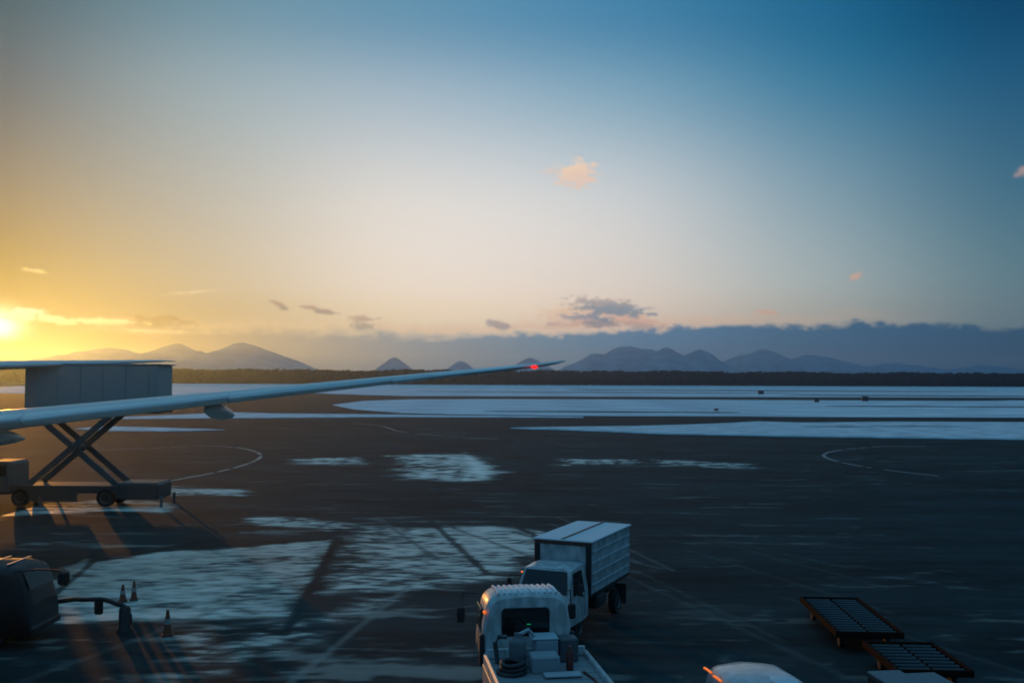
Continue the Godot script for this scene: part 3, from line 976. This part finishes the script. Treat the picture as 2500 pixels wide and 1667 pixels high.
func box_truck() -> void:
	var t := thing("box_truck", "white box truck facing the camera with a snow dusted box roof", "truck", Vector3(1.484, 0, -28.6), -0.417)
	var white := grimy(0.55, 0.57, 0.58, 51)
	var dark := mat(0.02, 0.02, 0.022, 0.6)
	var black := mat(0.012, 0.012, 0.014, 0.12, 0.0, 0.5)
	var rust := mat(0.10, 0.035, 0.025, 0.7)
	var b := part_box("cargo_box", t, white, Vector3(0, 1.80, -1.82), Vector3(1.72, 1.46, 3.6), 0.03)
	for k in 4:
		for s in [-1.0, 1.0]:
			part_box("side_rib", b, white, Vector3(s * 0.868, 1.32 + k * 0.31, -1.82), Vector3(0.035, 0.09, 3.5), 0.015)
	part_box("box_roof", t, mat(0.66, 0.66, 0.67, 0.85), Vector3(0, 2.555, -1.80), Vector3(1.82, 0.05, 3.74), 0.02)
	part_box("roof_strip", t, rust, Vector3(-0.02, 2.586, -1.80), Vector3(0.10, 0.014, 3.6), 0.004)
	part_box("front_beam", t, rust, Vector3(0, 2.48, 0.03), Vector3(1.74, 0.09, 0.07), 0.015)
	for s in [-1.0, 1.0]:
		part_box("corner_post", t, dark, Vector3(s * 0.79, 1.78, 0.03), Vector3(0.15, 1.36, 0.08), 0.02)
	part_box("front_panel", t, white, Vector3(0, 1.78, 0.012), Vector3(1.4, 1.3, 0.03), 0.01)
	part_box("side_sill", t, dark, Vector3(0, 1.03, -1.82), Vector3(1.66, 0.12, 3.56), 0.02)
	part_box("chassis", t, dark, Vector3(0, 0.72, -1.2), Vector3(0.8, 0.34, 4.8), 0.03)
	for z in [-2.7, 0.75]:
		for s in [-1.0, 1.0]:
			wheel(t, Vector3(s * 0.66, 0.36, z), 0.36, 0.22)
	part_box("mud_flap", t, dark, Vector3(0.7, 0.5, -3.2), Vector3(0.36, 0.6, 0.03), 0.01)
	part_box("fuel_tank", t, dark, Vector3(0.62, 0.72, -1.1), Vector3(0.4, 0.4, 0.8), 0.08)
	# cab
	var sc := begin()
	var half := 0.81
	var rings := [
		[[half, 0.55], [half, 1.25], [half - 0.12, 1.96], [0.5, 2.0]],
		[[half, 0.5], [half, 1.25], [half - 0.12, 1.97], [0.5, 2.01]],
		[[half, 0.5], [half, 1.25], [half - 0.12, 1.93], [0.5, 1.97]],
		[[half - 0.02, 0.5], [half - 0.02, 1.22], [half - 0.03, 1.30], [0.5, 1.31]],
		[[half - 0.05, 0.5], [half - 0.05, 1.05], [half - 0.06, 1.10], [0.5, 1.12]],
	]
	var zs := [0.14, 0.5, 1.18, 1.52, 1.6]
	var lr := []
	for i in 5:
		var r := PackedVector3Array()
		for p in rings[i]:
			r.append(Vector3(p[0], p[1], zs[i]))
		for k in range(3, -1, -1):
			r.append(Vector3(-rings[i][k][0], rings[i][k][1], zs[i]))
		lr.append(r)
	loft(sc, lr, true, false)
	var cab := commit("cab", sc, white, t)
	var ws := begin()
	var o := Vector3(0, 0.012, 0.02)
	quad(ws, Vector3(-0.60, 1.90, 1.22) + o, Vector3(0.60, 1.90, 1.22) + o, Vector3(0.70, 1.34, 1.50) + o, Vector3(-0.70, 1.34, 1.50) + o, Vector3(0, 0.5, 1))
	commit("windscreen", ws, black, cab)
	for s in [-1.0, 1.0]:
		var sd := begin()
		quad(sd, Vector3(s * 0.818, 1.28, 0.45), Vector3(s * 0.818, 1.28, 1.30), Vector3(s * 0.722, 1.86, 1.12), Vector3(s * 0.722, 1.86, 0.45), Vector3(s, 0, 0))
		commit("side_window", sd, black, cab)
		var ar := begin(true)
		tube(ar, [Vector3(s * 0.78, 1.72, 1.28), Vector3(s * 1.02, 1.74, 1.42), Vector3(s * 1.04, 1.4, 1.42)], 0.016, 6)
		commit("mirror_arm", ar, dark, cab)
		part_box("mirror", cab, dark, Vector3(s * 1.04, 1.5, 1.42), Vector3(0.15, 0.32, 0.06), 0.02)
		part_box("headlight", cab, mat(0.5, 0.5, 0.5, 0.15, 0.3), Vector3(s * 0.55, 0.82, 1.59), Vector3(0.26, 0.16, 0.05), 0.02)
	for s in [-1.0, 1.0]:
		part_box("door_seam", cab, dark, Vector3(s * 0.812, 0.95, 0.42), Vector3(0.012, 0.7, 0.014), 0.002)
		part_box("door_handle", cab, dark, Vector3(s * 0.818, 1.16, 0.55), Vector3(0.03, 0.035, 0.14), 0.008)
		part_box("wiper", cab, dark, Vector3(s * 0.3, 1.42, 1.485), Vector3(0.42, 0.02, 0.02), 0.004, Basis(Vector3.BACK, 0.16))
	part_box("grille", cab, dark, Vector3(0, 0.98, 1.6), Vector3(0.9, 0.14, 0.03), 0.01)
	part_box("number_plate", t, mat(0.5, 0.5, 0.45, 0.5), Vector3(0, 0.55, 1.69), Vector3(0.36, 0.16, 0.02), 0.004)
	part_box("front_bumper", t, dark, Vector3(0, 0.52, 1.62), Vector3(1.62, 0.22, 0.12), 0.04)
	part_box("painted_sun_glint", t, amber(), Vector3(-0.76, 1.80, 1.16), Vector3(0.08, 0.04, 0.06), 0.012)  # sun glint on the cab corner, imitated by a glowing amber block

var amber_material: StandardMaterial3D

func amber() -> StandardMaterial3D:  # glowing amber that stands in for low sun glints on vehicle edges
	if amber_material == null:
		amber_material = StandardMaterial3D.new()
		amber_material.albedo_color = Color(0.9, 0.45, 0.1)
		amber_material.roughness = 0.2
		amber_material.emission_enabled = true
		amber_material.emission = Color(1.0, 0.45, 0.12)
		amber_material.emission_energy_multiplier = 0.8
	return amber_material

func flatbed_truck() -> void:
	var t := thing("flatbed_truck", "white flatbed service truck seen from behind, its bed loaded with hoses and equipment", "truck", Vector3(0.37, 0, -22.3), 0.15)
	var white := grimy(0.64, 0.66, 0.66, 52)
	var dark := mat(0.02, 0.02, 0.022, 0.6)
	var black := mat(0.010, 0.011, 0.011, 0.10, 0.0, 0.5)
	var grey := mat(0.22, 0.24, 0.25, 0.6)
	var half := 0.99
	var sc := begin(true)
	loft(sc, [arch(half - 0.05, 0.95, 2.30, 0.36, 0.06), arch(half - 0.01, 0.95, 2.38, 0.38, 0.0), arch(half, 0.95, 2.41, 0.38, -0.10), arch(half, 0.95, 2.41, 0.38, -0.5), arch(half, 0.95, 2.36, 0.36, -1.0), arch(half - 0.03, 0.95, 2.22, 0.34, -1.32), arch(half - 0.05, 0.9, 1.45, 0.2, -1.75), arch(half - 0.06, 0.6, 1.3, 0.2, -1.9)])
	var cab := commit("cab", sc, white, t)
	# frosted roof with ribs across it
	var sr := begin(true)
	for k in 11:
		var x := -0.65 + k * 0.13
		tube(sr, [Vector3(x, 2.39, 0.0), Vector3(x, 2.42, -0.12), Vector3(x, 2.42, -0.5), Vector3(x, 2.37, -0.98)], 0.034, 8)
	commit("roof_ribs", sr, mat(0.74, 0.74, 0.75, 0.8), cab)
	# rear window: rounded dark pane in a rubber seal
	for q in [[0.54, 0.31, 0.062, 0.03, dark, "window_seal"], [0.51, 0.28, 0.07, 0.03, black, "rear_window"]]:
		var sw := begin()
		var rr := []
		for dz in [0.0, q[3]]:
			var r := PackedVector3Array()
			for k in 4:
				var cx: float = [1.0, -1.0, -1.0, 1.0][k] * (q[0] - 0.1)
				var cy: float = [1.0, 1.0, -1.0, -1.0][k] * (q[1] - 0.1)
				for j in 5:
					var a := PI / 2 * k + PI / 2 * j / 4
					r.append(Vector3(cx - 0.05 + cos(a) * 0.1, 1.79 + cy + sin(a) * 0.1, q[2] + dz - 0.02))
			rr.append(r)
		loft(sw, rr, true, false)
		commit(q[5], sw, q[4], cab)
	# a small green lamp on the dashboard, seen in the rear window
	var green := StandardMaterial3D.new()
	green.albedo_color = Color(0.05, 0.5, 0.3)
	green.emission_enabled = true
	green.emission = Color(0.05, 0.9, 0.45)
	green.emission_energy_multiplier = 0.45
	part_box("indicator_lamp", cab, green, Vector3(0.02, 1.74, 0.083), Vector3(0.09, 0.012, 0.006), 0.002)
	for s in [-1.0, 1.0]:
		part_box("side_window", cab, black, Vector3(s * 0.985, 1.75, -0.75), Vector3(0.03, 0.5, 0.8), 0.012)
		var ar := begin(true)
		tube(ar, [Vector3(s * 0.94, 2.15, -1.3), Vector3(s * 1.28, 2.12, -1.5), Vector3(s * 1.33, 1.6, -1.5)], 0.016, 6)
		commit("mirror_arm", ar, dark, cab)
		part_box("mirror", cab, dark, Vector3(s * 1.33, 1.62, -1.5), Vector3(0.19, 0.36, 0.07), 0.03)
		part_box("rear_pillar", cab, dark, Vector3(s * 1.02, 1.2, 0.02), Vector3(0.10, 0.7, 0.12), 0.03)
	part_box("painted_sun_glint", cab, amber(), Vector3(-0.965, 2.02, 0.03), Vector3(0.07, 0.07, 0.10), 0.02)  # no lamp here: glowing block painted in as a sun glint
	# bed
	var bed := part_box("bed_floor", t, mat(0.20, 0.22, 0.23, 0.75), Vector3(0.16, 1.0, 2.35), Vector3(2.24, 0.10, 4.3), 0.02)
	for x in [-0.96, 1.28]:
		part_box("bed_side", bed, white, Vector3(x, 1.06, 2.35), Vector3(0.09, 0.24, 4.4), 0.04)
	part_box("bed_side_panel", bed, mat(0.40, 0.36, 0.33, 0.5, 0.0, 0.5, 0.3), Vector3(-1.0, 0.78, 2.35), Vector3(0.05, 0.34, 4.4), 0.02)
	for k in 9:
		part_box("floor_rib", bed, grey, Vector3(0.16, 1.055, 0.55 + k * 0.45), Vector3(2.1, 0.014, 0.05), 0.005)
	part_box("headboard", bed, white, Vector3(0.16, 1.16, 0.22), Vector3(2.2, 0.22, 0.06), 0.02)
	part_box("chassis", t, dark, Vector3(0.1, 0.7, 1.2), Vector3(0.9, 0.3, 6.0), 0.03)
	for z in [-1.0, 3.2]:
		for x in [-0.72, 0.92]:
			wheel(t, Vector3(x, 0.4, z), 0.4, 0.26)
	# things fixed to the bed
	var sp := begin(true)
	lathe(sp, Vector3(-0.35, 1.05, 0.85), Vector3.UP, [Vector2(0.17, 0), Vector2(0.19, 0.05), Vector2(0.19, 0.5), Vector2(0.15, 0.58), Vector2(0.08, 0.62), Vector2(0.08, 0.70)], 16)
	commit("pump", sp, mat(0.12, 0.13, 0.14, 0.5), t)
	var sh := begin(true)
	tube(sh, [Vector3(-0.35, 1.7, 0.85), Vector3(-0.1, 1.78, 0.72), Vector3(0.06, 1.6, 0.6), Vector3(0.12, 1.2, 0.6)], 0.045, 8)
	commit("delivery_pipe", sh, mat(0.35, 0.40, 0.42, 0.5), t)
	for q in [[-0.55, 1.08, 1.35, 0.27], [-0.5, 1.17, 1.32, 0.25], [-0.52, 1.26, 1.34, 0.23]]:
		var ho := begin(true)
		var c := []
		for k in 17:
			var a := TAU * k / 16
			c.append(Vector3(q[0] + cos(a) * q[3], q[1] + 0.02 * sin(a * 2.0), q[2] + sin(a) * q[3]))
		tube(ho, c, 0.05, 8)
		commit("hose_coil", ho, dark, t)
	part_box("tool_box", t, mat(0.30, 0.36, 0.40, 0.5), Vector3(0.30, 1.3, 0.55), Vector3(0.5, 0.5, 0.45), 0.03)
	part_box("box_lid", t, mat(0.42, 0.52, 0.56, 0.4), Vector3(0.27, 1.58, 0.53), Vector3(0.58, 0.05, 0.5), 0.02)
	part_box("crate", t, mat(0.26, 0.29, 0.31, 0.6), Vector3(0.16, 1.22, 1.2), Vector3(0.6, 0.34, 0.5), 0.03)
	part_box("side_locker", t, mat(0.09, 0.09, 0.10, 0.6), Vector3(0.80, 1.3, 0.5), Vector3(0.42, 0.5, 0.4), 0.03)
	var se := begin(true)
	lathe(se, Vector3(0.70, 1.05, 1.25), Vector3.UP, [Vector2(0.07, 0), Vector2(0.08, 0.03), Vector2(0.08, 0.36), Vector2(0.04, 0.43), Vector2(0.03, 0.5)], 12)
	commit("fire_extinguisher", se, mat(0.14, 0.025, 0.018, 0.4), t)
	part_box("tray", t, mat(0.34, 0.38, 0.40, 0.5), Vector3(0.45, 1.10, 1.72), Vector3(0.78, 0.05, 0.3), 0.02)
	var sj := begin(true)
	tube(sj, [Vector3(-0.75, 1.08, 0.6), Vector3(-0.8, 1.5, 0.6), Vector3(-0.72, 1.62, 0.6), Vector3(-0.55, 1.62, 0.62)], 0.05, 8)
	commit("valve_pipe", sj, mat(0.08, 0.08, 0.09, 0.5), t)
	var sk := begin(true)
	tube(sk, [Vector3(0.95, 1.07, 1.5), Vector3(1.05, 1.07, 2.1), Vector3(1.02, 1.07, 2.9)], 0.03, 6)
	commit("red_strap", sk, mat(0.12, 0.03, 0.025, 0.7), t)

func small_van() -> void:
	var t := thing("small_van", "pale blue grey van roof at the bottom of the picture with glinting curved edge", "van", Vector3(4.27, 0, -18.75), 0.14)
	var paint := grimy(0.38, 0.45, 0.50, 53, 0.3)
	var black := mat(0.012, 0.012, 0.014, 0.12)
	var sc := begin(true)
	loft(sc, [arch(0.66, 0.5, 1.80, 0.3, -0.06, 0.1), arch(0.76, 0.45, 1.90, 0.28, 0.06, 0.1), arch(0.80, 0.4, 1.95, 0.24, 0.35, 0.1), arch(0.82, 0.4, 1.97, 0.22, 1.2, 0.1), arch(0.82, 0.4, 1.96, 0.22, 2.3, 0.1), arch(0.81, 0.4, 1.90, 0.24, 2.75, 0.1), arch(0.80, 0.4, 1.28, 0.2, 3.2, 0.06), arch(0.76, 0.4, 1.0, 0.2, 3.35, 0.06)])
	var body := commit("body", sc, paint, t)
	for s in [-1.0, 1.0]:
		for z in [0.75, 1.95]:
			part_box("side_window", body, black, Vector3(s * 0.785, 1.42, z), Vector3(0.07, 0.46, 0.95), 0.03)
		for z in [0.7, 2.75]:
			wheel(t, Vector3(s * 0.72, 0.3, z), 0.3, 0.2)
		part_box("door_mirror", body, black, Vector3(s * 0.93, 1.25, 2.75), Vector3(0.16, 0.14, 0.1), 0.03)
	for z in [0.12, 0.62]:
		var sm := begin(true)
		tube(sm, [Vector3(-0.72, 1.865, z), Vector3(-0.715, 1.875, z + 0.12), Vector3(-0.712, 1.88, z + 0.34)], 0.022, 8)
		commit("roof_edge_glint", sm, amber(), body)  # glowing strips added along the curved roof edge as sun glints
	part_box("rear_window", body, black, Vector3(0, 1.45, -0.05), Vector3(1.1, 0.46, 0.05), 0.02)
	part_box("windscreen", body, black, Vector3(0, 1.6, 3.02), Vector3(1.3, 0.6, 0.03), 0.01, Basis(Vector3.RIGHT, -0.62))
	for q in [[0.2, 1.4, 0.3], [-0.35, 1.75, 0.22], [0.45, 1.9, 0.2]]:
		var sn := begin(true)
		lathe(sn, Vector3(q[0], 1.985, q[1]), Vector3.UP, [Vector2(q[2], 0.0), Vector2(q[2] * 0.8, 0.012), Vector2(q[2] * 0.3, 0.02)], 14)
		commit("snow_patch", sn, mat(0.62, 0.64, 0.66, 0.9), body)

func covered_cart() -> void:
	var t := thing("covered_cart", "grey covered cart with two flat lids at the bottom right", "cart", Vector3(7.62, 0, -19.7), 0.12)
	var grey := mat(0.15, 0.155, 0.165, 0.8)
	var dark := mat(0.02, 0.02, 0.022, 0.7)
	part_box("body", t, dark, Vector3(0, 0.95, 1.3), Vector3(1.34, 1.0, 2.6), 0.03)
	part_box("lid", t, grey, Vector3(-0.33, 1.48, 1.3), Vector3(0.68, 0.06, 2.62), 0.02)
	part_box("lid", t, grey, Vector3(0.35, 1.45, 1.36), Vector3(0.64, 0.06, 2.5), 0.02)
	for s in [-1.0, 1.0]:
		for z in [0.45, 2.15]:
			wheel(t, Vector3(s * 0.5, 0.22, z), 0.22, 0.14)
	part_box("chassis", t, dark, Vector3(0, 0.4, 1.3), Vector3(1.2, 0.14, 2.5), 0.02)
	var st := begin(true)
	tube(st, [Vector3(0, 0.4, 0.0), Vector3(0, 0.35, -0.7)], 0.03, 8)
	commit("drawbar", st, dark, t)

func make_dolly(label: String, at: Vector3, turn: float, length: float) -> Node3D:
	var t := thing("container_dolly", label, "dolly", at, turn, "container dollies on the dark apron")
	var frame := mat(0.020, 0.010, 0.007, 0.9, 0.0, 0.12)
	var dark := mat(0.02, 0.022, 0.024, 0.6)
	var roller := mat(0.035, 0.042, 0.048, 0.6, 0.0)
	for s in [-1.0, 1.0]:
		part_box("side_rail", t, frame, Vector3(s * 0.84, 0.47, -length / 2), Vector3(0.09, 0.18, length), 0.02)
	part_box("deck", t, dark, Vector3(0, 0.40, -length / 2), Vector3(1.58, 0.06, length - 0.1), 0.02)
	part_box("end_rail", t, frame, Vector3(0, 0.47, -0.03), Vector3(1.6, 0.16, 0.08), 0.02)
	part_box("end_rail", t, frame, Vector3(0, 0.47, -length + 0.03), Vector3(1.6, 0.16, 0.08), 0.02)
	var n := int(length / 0.3)
	for k in n:
		var z := -0.25 - (length - 0.5) * k / (n - 1)
		for s in [-1.0, 1.0]:
			var st := begin(true)
			tube(st, [Vector3(s * 0.39 - 0.35, 0.48, z), Vector3(s * 0.39 + 0.35, 0.48, z)], 0.05, 8)
			commit("roller", st, roller, t)
	for s in [-1.0, 1.0]:
		for z in [-0.6, -length + 0.6]:
			wheel(t, Vector3(s * 0.6, 0.18, z), 0.18, 0.12)
	var sd := begin(true)
	tube(sd, [Vector3(0, 0.35, -length), Vector3(0, 0.3, -length - 0.8)], 0.035, 8)
	commit("tow_bar", sd, dark, t)
	return t

func dollies() -> void:
	make_dolly("dark roller dolly farther from the camera, behind the other dolly", Vector3(9.45, 0, -26.4), -0.06, 4.2)
	make_dolly("dark roller dolly nearer the camera, next to the covered cart", Vector3(9.72, 0, -23.0), -0.04, 2.5)

func dark_van() -> void:
	# broadside: it heads to the right, its side towards the camera (local -z is forward)
	var t := thing("dark_van", "unlit dark van at the lower left with a side mirror standing out", "van", Vector3(-14.75, 0, -27.3), -PI / 2)
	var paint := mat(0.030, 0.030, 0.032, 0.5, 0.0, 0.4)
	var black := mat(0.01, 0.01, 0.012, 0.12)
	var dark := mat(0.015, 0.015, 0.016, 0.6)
	var sc := begin(true)
	loft(sc, [arch(0.80, 0.35, 1.98, 0.3, 3.0), arch(0.86, 0.3, 2.08, 0.3, 2.9), arch(0.88, 0.3, 2.11, 0.3, 2.4), arch(0.88, 0.3, 2.11, 0.3, -1.4), arch(0.87, 0.3, 2.02, 0.3, -1.75), arch(0.85, 0.3, 1.5, 0.3, -1.98), arch(0.82, 0.35, 1.1, 0.2, -2.08)])
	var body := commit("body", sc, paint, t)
	for k in 8:
		part_box("roof_rib", body, mat(0.22, 0.23, 0.25, 0.5), Vector3(0, 2.145, 2.5 - k * 0.55), Vector3(1.3, 0.03, 0.07), 0.012)
	for s in [-1.0, 1.0]:
		for z in [2.1, 0.75, -0.6]:
			part_box("side_window", body, black, Vector3(s * 0.865, 1.5, z), Vector3(0.06, 0.5, 1.15), 0.02)
		for z in [1.9, -1.1]:
			wheel(t, Vector3(s * 0.76, 0.34, z), 0.34, 0.22)
	var ar := begin(true)
	tube(ar, [Vector3(0.80, 1.98, -1.6), Vector3(0.9, 2.08, -2.3), Vector3(0.92, 2.06, -2.9)], 0.022, 6)
	commit("mirror_arm", ar, dark, body)
	part_box("mirror", body, dark, Vector3(0.92, 1.86, -2.98), Vector3(0.14, 0.38, 0.32), 0.06)
	part_box("windscreen", body, black, Vector3(0, 1.72, -1.90), Vector3(1.4, 0.5, 0.03), 0.01, Basis(Vector3.RIGHT, 0.42))
	part_box("bumper", t, dark, Vector3(0, 0.45, -2.1), Vector3(1.66, 0.2, 0.12), 0.05)
	part_box("door_handle", body, mat(0.2, 0.2, 0.2, 0.3), Vector3(0.88, 1.15, -0.2), Vector3(0.04, 0.04, 0.16), 0.012)

func make_cone(label: String, at: Vector3, h: float, w: float) -> void:
	var t := thing("traffic_cone", label, "traffic cone", at, 0.3, "orange cones around the dark van")
	var orange := mat(0.20, 0.05, 0.02, 0.6)
	part_box("foot", t, mat(0.10, 0.03, 0.015, 0.8), Vector3(0, 0.03, 0), Vector3(w * 2.6, 0.06, w * 2.6), 0.02)
	var st := begin(true)
	lathe(st, Vector3.ZERO, Vector3.UP, [Vector2(w, 0.06), Vector2(w * 0.75, h * 0.4), Vector2(w * 0.42, h * 0.85), Vector2(w * 0.3, h)], 16)
	var c := commit("body", st, orange, t)
	var sb := begin(true)
	lathe(sb, Vector3.ZERO, Vector3.UP, [Vector2(w * 0.70 + 0.008, h * 0.46), Vector2(w * 0.56 + 0.008, h * 0.66)], 16)
	commit("band", sb, mat(0.3, 0.28, 0.26, 0.5), c)

func small_things() -> void:
	make_cone("slim orange traffic cone standing alone on the frosty apron edge", Vector3(-9.5, 0, -27.8), 0.72, 0.12)
	make_cone("orange cone behind the arched hose, the left one of a close pair", Vector3(-12.34, 0, -31.9), 0.55, 0.11)
	make_cone("orange cone behind the arched hose, the right one of a close pair", Vector3(-12.06, 0, -32.1), 0.62, 0.10)
	# arched hose between the van and its stand
	var t := thing("ground_hose", "thick black hose arching from the dark van to a dark stand", "hose", Vector3(-11.0, 0, -28.3))
	var black := mat(0.014, 0.014, 0.015, 0.6)
	var c := Curve3D.new()
	for p in [Vector3(-2.0, 0.80, 0.0), Vector3(-1.2, 0.88, 0.0), Vector3(-0.5, 0.88, 0.0), Vector3(0.0, 0.74, 0.0), Vector3(0.26, 0.45, 0.0), Vector3(0.27, 0.2, 0.0)]:
		c.add_point(p, Vector3(-0.2, 0.02, 0), Vector3(0.2, -0.02, 0))
	var pts := []
	for p in c.tessellate_even_length(4, 0.15):
		pts.append(p)
	var st := begin(true)
	tube(st, pts, 0.065, 10)
	commit("hose", st, black, t)
	var sd := begin(true)
	lathe(sd, Vector3(0.12, 0, 0), Vector3.UP, [Vector2(0.22, 0), Vector2(0.22, 0.05), Vector2(0.17, 0.1), Vector2(0.16, 0.62), Vector2(0.1, 0.7)], 14)
	commit("stand", sd, black, t)
	part_box("hanger", t, black, Vector3(-0.62, 0.66, 0), Vector3(0.24, 0.4, 0.12), 0.04)
	# markers far out on the snow
	for q in [[107.4, -302.8, 1.9, 1.5, "dark square airfield sign board standing in the far snow field"], [106.6, -426.0, 2.4, 1.4, "low dark equipment box far out in the snow, nearest the forest"], [88.8, -290.0, 1.4, 0.9, "small dark box in the snow left of the square sign board"]]:
		var b := thing("airfield_sign", q[4], "sign", Vector3(q[0], 0, q[1]), 0.0, "dark boxes out on the snow field")
		part_box("board", b, mat(0.03, 0.03, 0.035, 0.6), Vector3(0, 0.35 + q[3] / 2, 0), Vector3(q[2], q[3], 0.3), 0.03)
		for s in [-1.0, 1.0]:
			part_box("leg", b, mat(0.05, 0.05, 0.05, 0.6), Vector3(s * q[2] * 0.35, 0.25, 0), Vector3(0.1, 0.5, 0.1), 0.02)
	var r := thing("marker_board", "small red marker board on the snow tongue", "marker", Vector3(43.1, 0, -209.8))
	part_box("board", r, mat(0.30, 0.06, 0.05, 0.6), Vector3(0, 0.55, 0), Vector3(0.9, 0.45, 0.1), 0.03)
	for s in [-1.0, 1.0]:
		part_box("leg", r, mat(0.1, 0.1, 0.1, 0.6), Vector3(s * 0.3, 0.18, 0), Vector3(0.06, 0.36, 0.06), 0.01)
